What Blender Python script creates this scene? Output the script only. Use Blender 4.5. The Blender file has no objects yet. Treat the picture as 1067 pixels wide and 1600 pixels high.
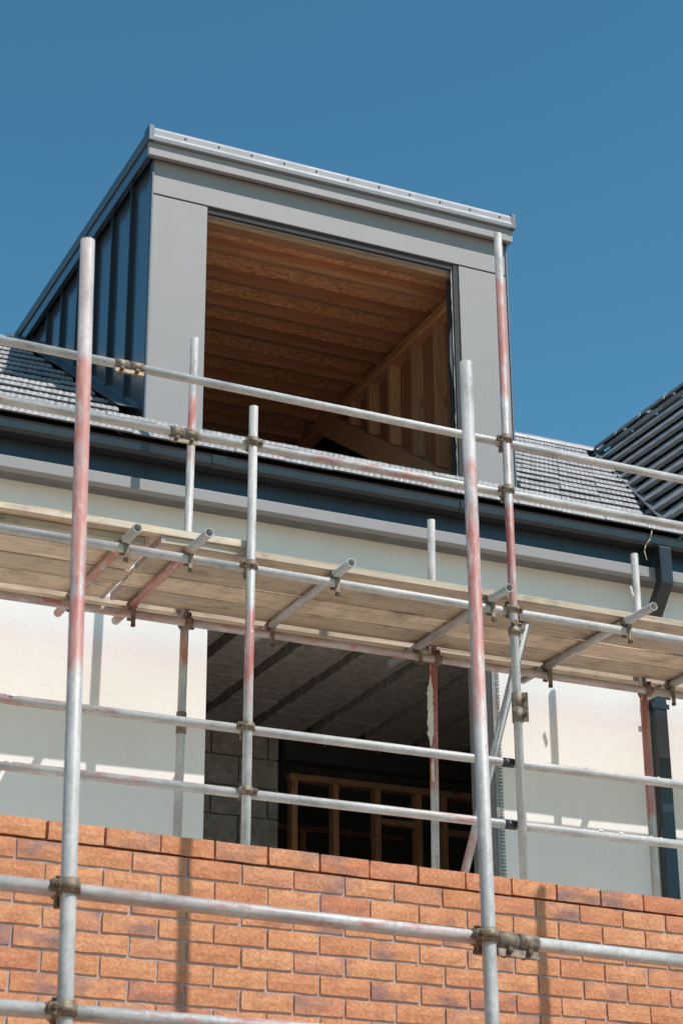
import bpy, math, random
from mathutils import Vector, Matrix
random.seed(7)
scene = bpy.context.scene
ZO = 3.27            # working heights are measured from the brick wall's top joint; the ground lies 3.27 m below

# ------------------------------------------------------------------ camera
F_PX = 3065.0
CAM = Vector((-1.97715, -6.74025, -1.66581))
AX = Vector((0.9067091, -0.4217090, -0.0063413))     # right
AY = Vector((0.1586626, 0.3549915, -0.9213073))      # down
AZ = Vector((0.3907747, 0.8343516, 0.3887835))       # forward
cam_d = bpy.data.cameras.new('camera'); cam = bpy.data.objects.new('camera', cam_d)
scene.collection.objects.link(cam); scene.camera = cam
m = Matrix((AX, -AY, -AZ)).transposed().to_4x4(); m.translation = CAM + Vector((0, 0, ZO))
cam.matrix_world = m
cam_d.sensor_fit = 'VERTICAL'; cam_d.sensor_height = 36.0; cam_d.sensor_width = 24.0
cam_d.lens = 36.0 * F_PX / 1600.0; cam_d.clip_start = 0.05; cam_d.clip_end = 5000
cam_d.dof.use_dof = True; cam_d.dof.focus_distance = 11.0; cam_d.dof.aperture_fstop = 6.3

# ------------------------------------------------------------------ sky, sun, exposure
SUN_AZ, SUN_EL = math.radians(33.9), math.radians(53.2)
world = bpy.data.worlds.new('World'); scene.world = world; world.use_nodes = True
wn = world.node_tree.nodes; wl = world.node_tree.links
bg = wn['Background']; sky = wn.new('ShaderNodeTexSky'); sky.sky_type = 'NISHITA'; sky.sun_disc = False
sky.sun_elevation = SUN_EL; sky.sun_rotation = math.pi - SUN_AZ
sky.altitude = 0; sky.air_density = 1.0; sky.dust_density = 0.0; sky.ozone_density = 1.0
tint = wn.new('ShaderNodeMix'); tint.data_type = 'RGBA'; tint.blend_type = 'MULTIPLY'; tint.inputs[0].default_value = 1.0
tint.inputs[7].default_value = (0.39, 0.705, 0.64, 1)
gam = wn.new('ShaderNodeGamma'); gam.inputs[1].default_value = 1.2
wl.new(sky.outputs[0], gam.inputs[0]); wl.new(gam.outputs[0], tint.inputs[6]); wl.new(tint.outputs[2], bg.inputs[0]); bg.inputs[1].default_value = 0.142
sd = bpy.data.lights.new('sun', 'SUN'); sun = bpy.data.objects.new('sun', sd); scene.collection.objects.link(sun)
sd.energy = 4.25; sd.angle = math.radians(0.53); sd.color = (1.0, 0.945, 0.905)
SDIR = Vector((-math.sin(SUN_AZ) * math.cos(SUN_EL), math.cos(SUN_AZ) * math.cos(SUN_EL), -math.sin(SUN_EL)))
sun.rotation_euler = SDIR.to_track_quat('-Z', 'Y').to_euler(); sun.location = (6, -10, 20)
scene.view_settings.view_transform = 'Standard'; scene.view_settings.look = 'None'
scene.view_settings.exposure = 0.12; scene.view_settings.gamma = 1.0
scene.render.engine = 'CYCLES'

# ------------------------------------------------------------------ pixel helpers (photo is 1067 x 1600)
def ray(x, y): return AX * ((x - 533.5) / F_PX) + AY * ((y - 800) / F_PX) + AZ
def onY(x, y, Y): r = ray(x, y); return CAM + r * ((Y - CAM.y) / r.y)
def onZ(x, y, Z): r = ray(x, y); return CAM + r * ((Z - CAM.z) / r.z)
def onX(x, y, X): r = ray(x, y); return CAM + r * ((X - CAM.x) / r.x)
def atd(x, y, d): return CAM + ray(x, y) * d

# ------------------------------------------------------------------ mesh helpers
WM = {}
def finish(o, world_m, parent):
    scene.collection.objects.link(o)
    if parent is not None:
        o.parent = parent; o.matrix_basis = WM[parent.name].inverted() @ world_m
    else: o.matrix_basis = world_m
    WM[o.name] = world_m
    return o
def tag(o, label, cat, group=None, kind=None):
    if label: o['label'] = label
    if cat: o['category'] = cat
    if group: o['group'] = group
    if kind: o['kind'] = kind
    return o
def empty(name, loc):
    o = bpy.data.objects.new(name, None); o.empty_display_size = 0.2
    return finish(o, Matrix.Translation(Vector(loc) + Vector((0, 0, ZO))), None)
def link_mesh(name, me, loc, parent=None, rotz=0.0, mat4=None):
    o = bpy.data.objects.new(name, me)
    w = mat4 if mat4 is not None else Matrix.Translation(Vector(loc) + Vector((0, 0, ZO))) @ Matrix.Rotation(rotz, 4, 'Z')
    return finish(o, w, parent)

class MB:
    def __init__(s): s.v = []; s.f = []; s.sm = []
    def add(s, vs, fs, smooth=False):
        b = len(s.v); s.v += [Vector(v) for v in vs]
        for f in fs: s.f.append([i + b for i in f]); s.sm.append(smooth)
        return s
    def box(s, a, b, j=0.0, frame=None):
        x0, y0, z0 = a; x1, y1, z1 = b
        vs = [(x0, y0, z0), (x1, y0, z0), (x1, y1, z0), (x0, y1, z0), (x0, y0, z1), (x1, y0, z1), (x1, y1, z1), (x0, y1, z1)]
        if j: vs = [tuple(c + random.uniform(-j, j) for c in v) for v in vs]
        if frame: vs = [frame(v) for v in vs]
        return s.add(vs, [(0, 3, 2, 1), (4, 5, 6, 7), (0, 1, 5, 4), (1, 2, 6, 5), (2, 3, 7, 6), (3, 0, 4, 7)])
    def prism(s, poly, d):      # poly: points (counter-clockwise seen against d), extruded by d
        n = len(poly); d = Vector(d); p = [Vector(q) for q in poly]
        fs = [tuple(range(n))[::-1], tuple(range(n, 2 * n))]
        fs += [(i, (i + 1) % n, (i + 1) % n + n, i + n) for i in range(n)]
        return s.add(p + [q + d for q in p], fs)
    def cyl(s, a, b, r, n=12, r2=None, caps=True, ri=None, smooth=True, phase=0.0):
        a = Vector(a); b = Vector(b); ax = (b - a).normalized(); r2 = r if r2 is None else r2
        u = ax.cross(Vector((0, 0, 1)) if abs(ax.z) < .9 else Vector((1, 0, 0))).normalized(); w = ax.cross(u)
        def rg(c, rr): return [c + (u * math.cos(phase + 2 * math.pi * i / n) + w * math.sin(phase + 2 * math.pi * i / n)) * rr for i in range(n)]
        o = len(s.v); s.v += rg(a, r) + rg(b, r2)
        for i in range(n): s.f.append([o + i, o + (i + 1) % n, o + n + (i + 1) % n, o + n + i]); s.sm.append(smooth)
        if ri:
            q = len(s.v); s.v += rg(a, ri) + rg(b, ri)
            for i in range(n):
                k = (i + 1) % n
                s.f.append([q + i, q + n + i, q + n + k, q + k]); s.sm.append(smooth)
                s.f.append([o + i, q + i, q + k, o + k]); s.sm.append(False)
                s.f.append([o + n + i, o + n + k, q + n + k, q + n + i]); s.sm.append(False)
        elif caps:
            s.f.append([o + i for i in range(n)][::-1]); s.sm.append(False)
            s.f.append([o + n + i for i in range(n)]); s.sm.append(False)
        return s
    def mesh(s, name, mat, origin=(0, 0, 0)):
        me = bpy.data.meshes.new(name); og = Vector(origin)
        me.from_pydata([tuple(v - og) for v in s.v], [], s.f)
        me.polygons.foreach_set('use_smooth', s.sm)
        for q in (mat if isinstance(mat, (list, tuple)) else [mat]): me.materials.append(q)
        me.update(); return me
    def build(s, name, mat, parent=None, origin=None, bevel=0.0):
        if origin is None:
            origin = Vector((sum(v.x for v in s.v), sum(v.y for v in s.v), 0)) / len(s.v)
            origin.z = min(v.z for v in s.v)
        o = link_mesh(name, s.mesh(name, mat, origin), origin, parent)
        if bevel:
            b = o.modifiers.new('bevel', 'BEVEL'); b.width = bevel; b.segments = 2; b.limit_method = 'ANGLE'; b.angle_limit = math.radians(40)
        return o

# ------------------------------------------------------------------ materials
class NT:
    def __init__(s, name):
        s.m = bpy.data.materials.new(name); s.m.use_nodes = True
        s.n = s.m.node_tree.nodes; s.l = s.m.node_tree.links; s.b = s.n['Principled BSDF']
        s.tc = s.n.new('ShaderNodeTexCoord'); s.oi = s.n.new('ShaderNodeObjectInfo')
    def val(s, x, sock):
        if isinstance(x, (int, float)): sock.default_value = x
        elif isinstance(x, (tuple, list)): sock.default_value = (tuple(x) + (1,)) if len(x) == 3 and sock.type == 'RGBA' else tuple(x)
        else: s.l.new(x, sock)
    def coords(s, scale=(1, 1, 1), rnd=True):
        mp = s.n.new('ShaderNodeMapping'); mp.inputs['Scale'].default_value = scale
        s.l.new(s.tc.outputs['Object'], mp.inputs['Vector'])
        if rnd:
            c = s.n.new('ShaderNodeCombineXYZ')
            for i, k in enumerate((37.0, 91.0, 53.0)): s.l.new(s.math('MULTIPLY', s.oi.outputs['Random'], k), c.inputs[i])
            s.l.new(c.outputs[0], mp.inputs['Location'])
        return mp.outputs[0]
    def math(s, op, a, b=0.0, c=None, clamp=False):
        n = s.n.new('ShaderNodeMath'); n.operation = op; n.use_clamp = clamp
        s.val(a, n.inputs[0]); s.val(b, n.inputs[1])
        if c is not None: s.val(c, n.inputs[2])
        return n.outputs[0]
    def noise(s, vec, scale, detail=4, rough=.55, dist=0.0):
        n = s.n.new('ShaderNodeTexNoise'); n.inputs['Scale'].default_value = scale; n.inputs['Detail'].default_value = detail
        n.inputs['Roughness'].default_value = rough; n.inputs['Distortion'].default_value = dist
        s.l.new(vec, n.inputs['Vector']); return n.outputs[0]
    def voronoi(s, vec, scale, feature='F1', out='Distance'):
        n = s.n.new('ShaderNodeTexVoronoi'); n.feature = feature; n.inputs['Scale'].default_value = scale
        s.l.new(vec, n.inputs['Vector']); return n.outputs[out]
    def ramp(s, fac, stops):
        n = s.n.new('ShaderNodeValToRGB'); e = n.color_ramp.elements
        while len(e) < len(stops): e.new(0.5)
        for i, (p, c) in enumerate(stops):
            e[i].position = p; e[i].color = (c, c, c, 1) if isinstance(c, (int, float)) else tuple(c) + (1,)
        s.val(fac, n.inputs[0]); return n.outputs[0]
    def mix(s, fac, a, b, mode='MIX'):
        n = s.n.new('ShaderNodeMix'); n.data_type = 'RGBA'; n.blend_type = mode
        s.val(fac, n.inputs[0]); s.val(a, n.inputs[6]); s.val(b, n.inputs[7]); return n.outputs[2]
    def bump(s, h, strength=.3, dist=.01):
        n = s.n.new('ShaderNodeBump'); n.inputs['Strength'].default_value = strength; n.inputs['Distance'].default_value = dist
        s.l.new(h, n.inputs['Height']); s.l.new(n.outputs[0], s.b.inputs['Normal'])
    def out(s, col=None, rough=.6, metal=0.0, spec=None):
        if col is not None: s.val(col, s.b.inputs['Base Color'])
        s.val(rough, s.b.inputs['Roughness']); s.val(metal, s.b.inputs['Metallic'])
        if spec is not None: s.b.inputs['Specular IOR Level'].default_value = spec
        return s.m
    def attr(s, name):
        n = s.n.new('ShaderNodeAttribute'); n.attribute_type = 'OBJECT'; n.attribute_name = name; return n.outputs['Fac']

def mat_tube():
    t = NT('scaffold_tube'); c = t.coords((1, 1, .35)); cs = t.coords((1, 1, 1))
    sep = t.n.new('ShaderNodeSeparateXYZ'); t.l.new(t.tc.outputs['Object'], sep.inputs[0]); z = sep.outputs[2]
    n1 = t.noise(c, 14, 6, .65); n2 = t.noise(cs, 60, 4, .6); n3 = t.noise(c, 5, 3)
    galv = t.ramp(n1, [(.3, (.30, .285, .27)), (.5, (.46, .44, .415)), (.72, (.62, .595, .56))])
    galv = t.mix(t.ramp(n2, [(.45, 0.0), (.7, .35)]), galv, (.2, .19, .18))
    wob = t.math('MULTIPLY', t.math('SUBTRACT', n3, .5), .35)
    zz = t.math('ADD', z, wob)
    def zone(k):
        a = t.math('SUBTRACT', zz, t.attr('red_from' + k)); b = t.math('SUBTRACT', t.attr('red_to' + k), zz)
        return t.math('MULTIPLY', t.math('MULTIPLY', a, 18.0, clamp=True), t.math('MULTIPLY', b, 18.0, clamp=True))
    zn = t.math('MAXIMUM', zone(''), zone('_b'))
    wear = t.noise(t.coords((1, 1, .22)), 26, 6, .72)
    thr = t.math('MULTIPLY', t.attr('wear'), 1.0)
    msk = t.math('MULTIPLY', zn, t.math('MULTIPLY', t.math('SUBTRACT', wear, thr), 7.0, clamp=True))
    red = t.mix(t.ramp(t.noise(c, 9, 4, .7), [(.35, 0.0), (.65, 1.0)]), (.38, .105, .08), (.50, .255, .215))
    col = t.mix(msk, galv, red)
    pinky = t.math('MULTIPLY', t.ramp(t.noise(t.coords((1, 1, .12)), 10, 5, .7), [(.5, 0.0), (.68, .55)]), t.attr('pink'))
    col = t.mix(pinky, col, (.50, .30, .26))
    spl = t.ramp(t.noise(cs, 33, 3, .5, .6), [(.685, 0.0), (.71, 1.0)])
    col = t.mix(t.math('MULTIPLY', spl, .55), col, (.62, .60, .56))
    grime = t.ramp(t.noise(cs, 19, 5, .7), [(.60, 0.0), (.78, .55)])
    col = t.mix(grime, col, (.10, .085, .07))
    t.bump(t.math('ADD', n2, t.math('MULTIPLY', spl, 1.5)), .25, .002)
    return t.out(col, t.ramp(n1, [(.3, .42), (.7, .62)]), t.math('MULTIPLY', t.math('SUBTRACT', 1.0, msk), .08))

def mat_simple(name, c1, c2, scale=6, rough=.6, metal=0.0, bump=0.0, bscale=60, bdist=.003, stretch=(1, 1, 1), spec=None, lo=.35, hi=.65):
    t = NT(name); c = t.coords(stretch)
    n = t.noise(c, scale, 5, .6)
    if bump: t.bump(t.noise(c, bscale, 4, .6), bump, bdist)
    return t.out(t.mix(t.ramp(n, [(lo, 0.0), (hi, 1.0)]), c1, c2), rough, metal, spec)

def mat_wood(name, light, dark, axis=0, weather=0.0, rough=.7, gs=1.0, vary=.35):
    t = NT(name); st = [14 * gs] * 3; st[axis] = .9 * gs
    c = t.coords(tuple(st)); iso = t.coords((1, 1, 1))
    g = t.noise(c, 3.0, 6, .65, .6); g2 = t.noise(c, 11.0, 3, .6)
    base = t.mix(t.ramp(g, [(.32, 0.0), (.68, 1.0)]), dark, light)
    base = t.mix(t.ramp(g2, [(.5, 0.0), (.75, .4)]), base, tuple(q * .55 for q in dark))
    kst = [6.0] * 3; kst[axis] = 2.2
    kn = t.voronoi(t.coords(tuple(kst)), .9)
    base = t.mix(t.ramp(kn, [(.05, .75), (.12, 0.0)]), base, tuple(q * .35 for q in dark))
    hv = t.math('ADD', 1.0 - vary / 2, t.math('MULTIPLY', t.oi.outputs['Random'], vary))
    vm = t.n.new('ShaderNodeVectorMath'); vm.operation = 'SCALE'; t.l.new(base, vm.inputs[0]); t.l.new(hv, vm.inputs['Scale']); base = vm.outputs[0]
    if weather:
        base = t.mix(t.math('MULTIPLY', t.ramp(t.noise(iso, 5, 5, .7), [(.4, 0.0), (.7, 1.0)]), weather), base, (.40, .37, .32))
        base = t.mix(t.ramp(t.noise(iso, 3.3, 6, .75), [(.52, 0.0), (.72, .65)]), base, (.12, .095, .07))
        ck = [55.0] * 3; ck[axis] = 1.6
        base = t.mix(t.ramp(t.noise(t.coords(tuple(ck)), 1.0, 4, .6, .4), [(.63, 0.0), (.70, .8)]), base, (.07, .055, .04))
        base = t.mix(t.ramp(t.noise(iso, 41, 3, .6), [(.70, 0.0), (.74, .7)]), base, (.55, .52, .46))
    t.bump(t.math('ADD', g, t.math('MULTIPLY', g2, .5)), .35, .004)
    return t.out(base, rough)

def mat_brick():
    t = NT('brick'); c = t.coords((1, 1, 1)); r = t.oi.outputs['Random']
    n1 = t.noise(c, 9, 5, .65); n2 = t.noise(c, 75, 5, .7); n3 = t.noise(t.coords((1, 1, 2.2)), 4.5, 3, .5)
    base = t.ramp(r, [(0.0, (.68, .295, .14)), (.3, (.76, .35, .17)), (.6, (.79, .39, .20)), (.82, (.62, .23, .12)), (1.0, (.74, .37, .215))])
    base = t.mix(t.ramp(n1, [(.35, 0.0), (.7, .75)]), base, (.54, .19, .10))
    base = t.mix(t.ramp(n2, [(.36, .65), (.54, 0.0)]), base, (.42, .18, .09))
    base = t.mix(t.ramp(n2, [(.56, 0.0), (.68, .65)]), base, (.72, .42, .25))
    sel = t.ramp(t.math('FRACT', t.math('MULTIPLY', r, 7.31)), [(.55, 0.0), (.7, 1.0)])
    base = t.mix(t.math('MULTIPLY', sel, t.ramp(n3, [(.50, 0.0), (.66, .8)])), base, (.27, .17, .165))
    base = t.mix(t.ramp(t.noise(c, 13, 4, .6, .8), [(.70, 0.0), (.76, .7)]), base, (.62, .46, .36))
    t.bump(t.math('ADD', n2, t.math('MULTIPLY', n1, .8)), .9, .006)
    return t.out(base, .9, spec=.2)

def mat_osb():
    t = NT('strand_board'); mp = t.coords((1, 1, 1))
    d = t.n.new('ShaderNodeVectorMath'); d.operation = 'ADD'
    nz = t.n.new('ShaderNodeTexNoise'); nz.inputs['Scale'].default_value = 9; t.l.new(mp, nz.inputs['Vector'])
    sc = t.n.new('ShaderNodeVectorMath'); sc.operation = 'SCALE'; sc.inputs['Scale'].default_value = .12
    t.l.new(nz.outputs['Color'], sc.inputs[0]); t.l.new(mp, d.inputs[0]); t.l.new(sc.outputs[0], d.inputs[1])
    st = t.n.new('ShaderNodeMapping'); st.inputs['Scale'].default_value = (1, 2.6, 1); st.inputs['Rotation'].default_value = (0, 0, .5); t.l.new(d.outputs[0], st.inputs['Vector'])
    v = t.n.new('ShaderNodeTexVoronoi'); v.inputs['Scale'].default_value = 30; t.l.new(st.outputs[0], v.inputs['Vector'])
    bw = t.n.new('ShaderNodeRGBToBW'); t.l.new(v.outputs['Color'], bw.inputs[0])
    col = t.ramp(bw.outputs[0], [(.12, (.46, .19, .08)), (.4, (.66, .31, .14)), (.75, (.78, .42, .20)), (.95, (.84, .56, .32))])
    t.bump(bw.outputs[0], .3, .003)
    return t.out(col, .7)

def mat_render():
    t = NT('white_render'); c = t.coords((1, 1, 1), rnd=False)
    n1 = t.noise(c, 1.3, 4, .6); n2 = t.noise(c, 130, 3, .6); n3 = t.noise(c, 24, 4, .6)
    col = t.mix(t.ramp(n1, [(.35, 0.0), (.7, 1.0)]), (.77, .72, .675), (.82, .775, .735))
    col = t.mix(t.ramp(n3, [(.66, 0.0), (.8, .25)]), col, (.6, .57, .52))
    t.bump(t.math('ADD', n2, t.math('MULTIPLY', n3, .8)), .5, .004)
    return t.out(col, .9, spec=.15)

def mat_panel(name, col, rough, metal, oil=.12, grain=.012):
    t = NT(name); c = t.coords((1, 1, 1))
    n = t.noise(c, 2.2, 2, .4); n2 = t.noise(c, 180, 2, .5); sm = t.noise(t.coords((1, 1, .25)), 7, 4, .6)
    k = t.mix(t.ramp(sm, [(.4, 0.0), (.75, .3)]), col, tuple(min(1, q * 1.18) for q in col))
    t.bump(t.math('ADD', n, t.math('MULTIPLY', n2, grain)), oil, .03)
    return t.out(k, t.ramp(sm, [(.3, rough), (.75, min(1, rough + .12))]), metal)

M = {}
M['tube'] = mat_tube()
M['coupler'] = mat_simple('rusty_coupler', (.30, .25, .185), (.13, .085, .055), 38, .62, .35, .5, 90, .002)
M['bolt'] = mat_simple('rusty_bolt', (.17, .10, .06), (.07, .045, .03), 50, .6, .4)
M['board'] = mat_wood('scaffold_board', (.72, .585, .43), (.46, .345, .225), 0, .45, vary=.5)
M['band'] = mat_simple('painted_end_band', (.44, .26, .23), (.52, .46, .41), 22, .6, .1, .2)
M['brick'] = mat_brick()
M['mortar'] = mat_simple('mortar', (.50, .40, .36), (.40, .32, .285), 30, .95, 0, .6, 150, .004, spec=.1)
M['render'] = mat_render()
M['splash'] = mat_simple('cream_splash', (.72, .68, .60), (.60, .55, .47), 30, .9, 0, .6, 60, .005)
M['zinc'] = mat_panel('light_grey_metal_panel', (.275, .258, .25), .5, .05, .16)
M['cheek'] = mat_panel('dark_grey_standing_seam_metal', (.17, .20, .23), .13, .8, .16, 0.0)
M['trim'] = mat_panel('metal_edge_trim', (.26, .265, .275), .5, .1, .1)
M['cap'] = mat_panel('dark_trim_cap', (.10, .115, .135), .4, .4, .1)
M['anth'] = mat_panel('anthracite_gutter_metal', (.028, .031, .036), .25, .1, .1)
M['fascia'] = mat_panel('anthracite_fascia', (.03, .035, .042), .25, .1, .1)
M['soffit'] = mat_simple('grey_soffit_board', (.17, .165, .16), (.13, .125, .12), 8, .7)
M['tile'] = None
M['joist'] = mat_wood('joist_timber', (.42, .22, .115), (.26, .125, .06), 0, 0, .65)
M['stud'] = mat_wood('stud_timber', (.56, .28, .145), (.38, .17, .08), 2, 0, .65)
M['plate'] = mat_wood('plate_timber', (.60, .31, .16), (.42, .19, .09), 1, 0, .65)
M['osb'] = mat_osb()
M['sheath'] = mat_wood('red_brown_sheathing', (.40, .165, .085), (.28, .11, .055), 2, 0, .7)
M['block'] = mat_simple('concrete_block', (.46, .42, .375), (.30, .27, .235), 16, .95, 0, .6, 70, .006, spec=.1)
M['dark'] = mat_simple('dark_bitumen', (.03, .028, .027), (.045, .042, .04), 9, .8)
M['black'] = mat_simple('black_tape', (.02, .02, .022), (.04, .04, .042), 30, .5)
M['bead'] = mat_simple('galvanised_bead', (.30, .29, .28), (.2, .19, .18), 40, .5, .5)
M['reveal'] = mat_simple('grey_reveal_board', (.36, .355, .35), (.29, .285, .28), 7, .7)
M['ground'] = mat_simple('site_ground', (.46, .30, .215), (.36, .23, .16), 1.5, .95, 0, .6, 12, .02)
M['roofing'] = mat_simple('roof_felt', (.10, .10, .10), (.06, .06, .06), 10, .9)
M['screed'] = mat_simple('sheathing_deck', (.72, .62, .54), (.62, .53, .46), 2, .9, 0, .4, 30, .01)
M['string'] = mat_simple('straw_string', (.55, .45, .32), (.42, .33, .22), 20, .8)
M['lead'] = mat_panel('lead_flashing', (.13, .145, .16), .33, .3, .35)
def mat_tile():
    t = NT('grey_concrete_tile'); c = t.coords((1, 1, 1)); r = t.oi.outputs['Random']
    n1 = t.noise(c, 7, 5, .65); n2 = t.noise(c, 90, 3, .6)
    col = t.ramp(r, [(0.0, (.22, .218, .218)), (.5, (.27, .265, .265)), (1.0, (.32, .31, .305))])
    col = t.mix(t.ramp(n1, [(.45, 0.0), (.75, .5)]), col, (.46, .44, .42))
    col = t.mix(t.ramp(n2, [(.35, .35), (.55, 0.0)]), col, (.17, .17, .175))
    t.bump(n2, .5, .003)
    return t.out(col, t.ramp(n1, [(.3, .38), (.7, .55)]), 0.0, .6)
M['tile'] = mat_tile()

# ================================================================== SETTING
g = MB(); g.add([(-600, -600, -ZO), (600, -600, -ZO), (600, 600, -ZO), (-600, 600, -ZO)], [(0, 1, 2, 3)])
tag(g.build('ground', M['ground'], origin=(0, 0, -ZO)), 'bare earth of the building site', None, kind='structure')

# ================================================================== HOUSE
W = 3.62; XL, XR, YB = -4.0, 9.6, 11.8
OL, OR, OT = 1.987, 3.944, 2.52            # opening in the upper wall
house = empty('house', (2.5, 7.0, -ZO))
tag(house, 'white rendered house under construction with a metal dormer in its tiled roof', 'house')
b = MB()
WT = 3.14
def wallbox(x0, x1, z0, z1): b.box((x0, W, z0), (x1, W + .3, z1))
wallbox(XL, OL, -ZO, WT); wallbox(OR, XR, -ZO, WT); wallbox(OL, OR, OT, WT); wallbox(OL, OR, -ZO, -.12)
b.box((XL, W + .3, -ZO), (XL + .3, YB, WT)); b.box((XR - .3, W + .3, -ZO), (XR, YB, WT)); b.box((XL + .3, YB - .3, -ZO), (XR - .3, YB, WT))
wall = b.build('wall', M['render'], house)
# reveal board and perforated bead at the right jamb of the opening
b = MB(); b.box((OR - .035, W + .006, -.12), (OR - .003, W + .29, OT - .003)); b.build('reveal_board', M['reveal'], house)
b = MB(); b.box((OR - .030, W - .006, -.12), (OR - .004, W + .003, OT - .003))
bead = b.build('corner_bead', M['bead'], house)
b = MB(); z = 0.7
while z < 2.3:
    b.box((OR - .001, W - .008, z), (OR + .022, W - .001, z + .012), .001); z += .022
tag(b.build('bead_mesh', M['bead'], bead), None, None, kind='stuff')
# floors: flat concrete slab and a beam-and-block ceiling over the opening
b = MB(); b.box((XL + .3, W + .3, -.35), (XR - .3, YB - .3, -.15)); b.build('floor_slab', M['block'], house)
b = MB(); b.box((XL + .3, W + .3, 2.72), (XR - .3, YB - .3, 2.86)); ceil = b.build('ceiling_slab', M['block'], house)
bx = [2.02, 2.47, 2.92, 3.37, 3.83, 4.28, 4.74, 5.2]
for x in bx:
    b = MB(); b.box((x - .05, W + .302, 2.64), (x + .05, 6.4, 2.718)); b.build('floor_beam', M['block'], ceil)
blk = {}
for i in range(len(bx) - 1):
    x0, x1 = bx[i] + .045, bx[i + 1] - .045
    y = W + .31
    while y < 6.25:
        q = MB(); dz = random.uniform(-.006, .006)
        q.box((x0, y, 2.55 + dz), (x1, y + .211, 2.639), .003); q.build('ceiling_block', M['block'], ceil); y += .218
# inner block pier, dark header and timber partition
b = MB(); b.box((1.2, 6.42, -.148), (3.63, 6.50, 2.54)); pier = b.build('inner_block_wall', M['mortar'], house)
for r in range(5):
    z0 = 1.44 + r * .225; x = 2.2 + (.22 if r % 2 else 0)
    while x < 3.63:
        x1 = min(x + .44, 3.645); q = MB(); q.box((x, 6.385 + random.uniform(0, .006), z0), (x1 - .012, 6.43, min(z0 + .213, 2.535)), .003)
        q.build('wall_block', M['block'], pier); x += .452
b = MB(); b.box((3.66, 6.33, 2.34), (6.2, 6.47, 2.548)); hdr = b.build('header_beam', M['dark'], house)
for x in (3.99, 4.44, 4.9):
    q = MB(); q.cyl((x, 6.333, 2.47), (x, 6.322, 2.47), .009, 8); q.build('fixing_screw', M['bead'], hdr)
b = MB(); b.box((3.72, 6.36, 2.20), (5.6, 6.45, 2.245)); part = b.build('timber_partition', M['joist'], house)
for x in (3.76, 4.1, 4.45, 4.8, 5.02, 5.35):
    q = MB(); q.box((x - .022, 6.362, -.148), (x + .022, 6.448, 2.198)); q.build('partition_stud', M['stud'], part)
for x0, x1, z in ((4.475, 4.775, 1.93), (5.045, 5.325, 1.9)):
    q = MB(); q.box((x0, 6.364, z), (x1, 6.446, z + .045)); q.build('nogging', M['joist'], part)
for x in (4.25, 4.62):
    q = MB(); q.box((x, 8.2, -.148), (x + .05, 8.3, 2.3)); q.build('far_stud', M['stud'], part)
b = MB(); b.box((4.0, 8.2, 2.302), (5.6, 8.3, 2.35)); b.build('far_plate', M['joist'], part)

# ---- roof geometry
PITCH = math.radians(33.5); TP = math.tan(PITCH)
YD = 4.1; ZB = 3.797                       # dormer face and where it meets the tiles
def rz(y): return ZB + (y - YD) * TP
Y_E = 3.405; Y_R = 7.40; Z_R = rz(Y_R)
DXL, DXR = 1.708, 4.436                    # dormer outer faces
rp = onZ(937, 703, Z_R); GX = rp.x         # ridge of the cross roof
vb = onZ(1045, 818, rz(3.7)); 
VX0 = 5.42; VY0 = 3.7                      # foot of the valley
def valley_x(y): return VX0 + (GX - VX0) * (y - VY0) / (Y_R - VY0)
GT = (Z_R - rz(VY0)) / (GX - VX0)
GP = math.atan(GT)
def gz(x): return Z_R - (GX - x) * GT
# roof deck below the tiles (felt), opened for the dormer
TH = .05
def slopepoly(pts):                        # pts (x, y)
    return [Vector((x, y, rz(y) - TH)) for x, y in pts]
b = MB()
dn = Vector((0, 0, -.03))
b.prism(slopepoly([(XL, Y_E), (DXL + .05, Y_E), (DXL + .05, Y_R), (XL, Y_R)]), dn)
b.prism(slopepoly([(DXL + .05, Y_E), (DXR - .05, Y_E), (DXR - .05, YD + .1), (DXL + .05, YD + .1)]), dn)
b.prism(slopepoly([(DXR - .05, Y_E), (valley_x(Y_E), Y_E), (GX, Y_R), (DXR - .05, Y_R)]), dn)
b.prism(slopepoly([(DXL + .05, 7.2), (DXR - .05, 7.2), (DXR - .05, Y_R), (DXL + .05, Y_R)]), dn)
b.prism([Vector((XL, Y_R, Z_R - TH)), Vector((GX + 3, Y_R, Z_R - TH)), Vector((GX + 3, YB + .3, Z_R - TH - (YB + .3 - Y_R) * TP)), Vector((XL, YB + .3, Z_R - TH - (YB + .3 - Y_R) * TP))], dn)
b.prism([Vector((valley_x(Y_E), Y_E, gz(valley_x(Y_E)) - TH)), Vector((GX, Y_E, Z_R - TH)), Vector((GX, Y_R, Z_R - TH))], dn)
b.prism([Vector((GX, Y_E, Z_R - TH)), Vector((GX + (GX - VX0), Y_E, gz(VX0) - TH)), Vector((GX + (GX - VX0), Y_R + 3, gz(VX0) - TH)), Vector((GX, Y_R, Z_R - TH))], dn)
b.prism([Vector((XL + .1, Y_E + .3, 3.1)), Vector((XL + .1, Y_R, Z_R - TH - .035)), Vector((XL + .1, YB, 3.1))], (.1, 0, 0))
b.prism([Vector((VX0 + .1, W, 3.142)), Vector((2 * GX - VX0, W, 3.142)), Vector((GX, W, Z_R - .2))], (0, .2, 0))
roof = b.build('roof', M['roofing'], house)
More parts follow.
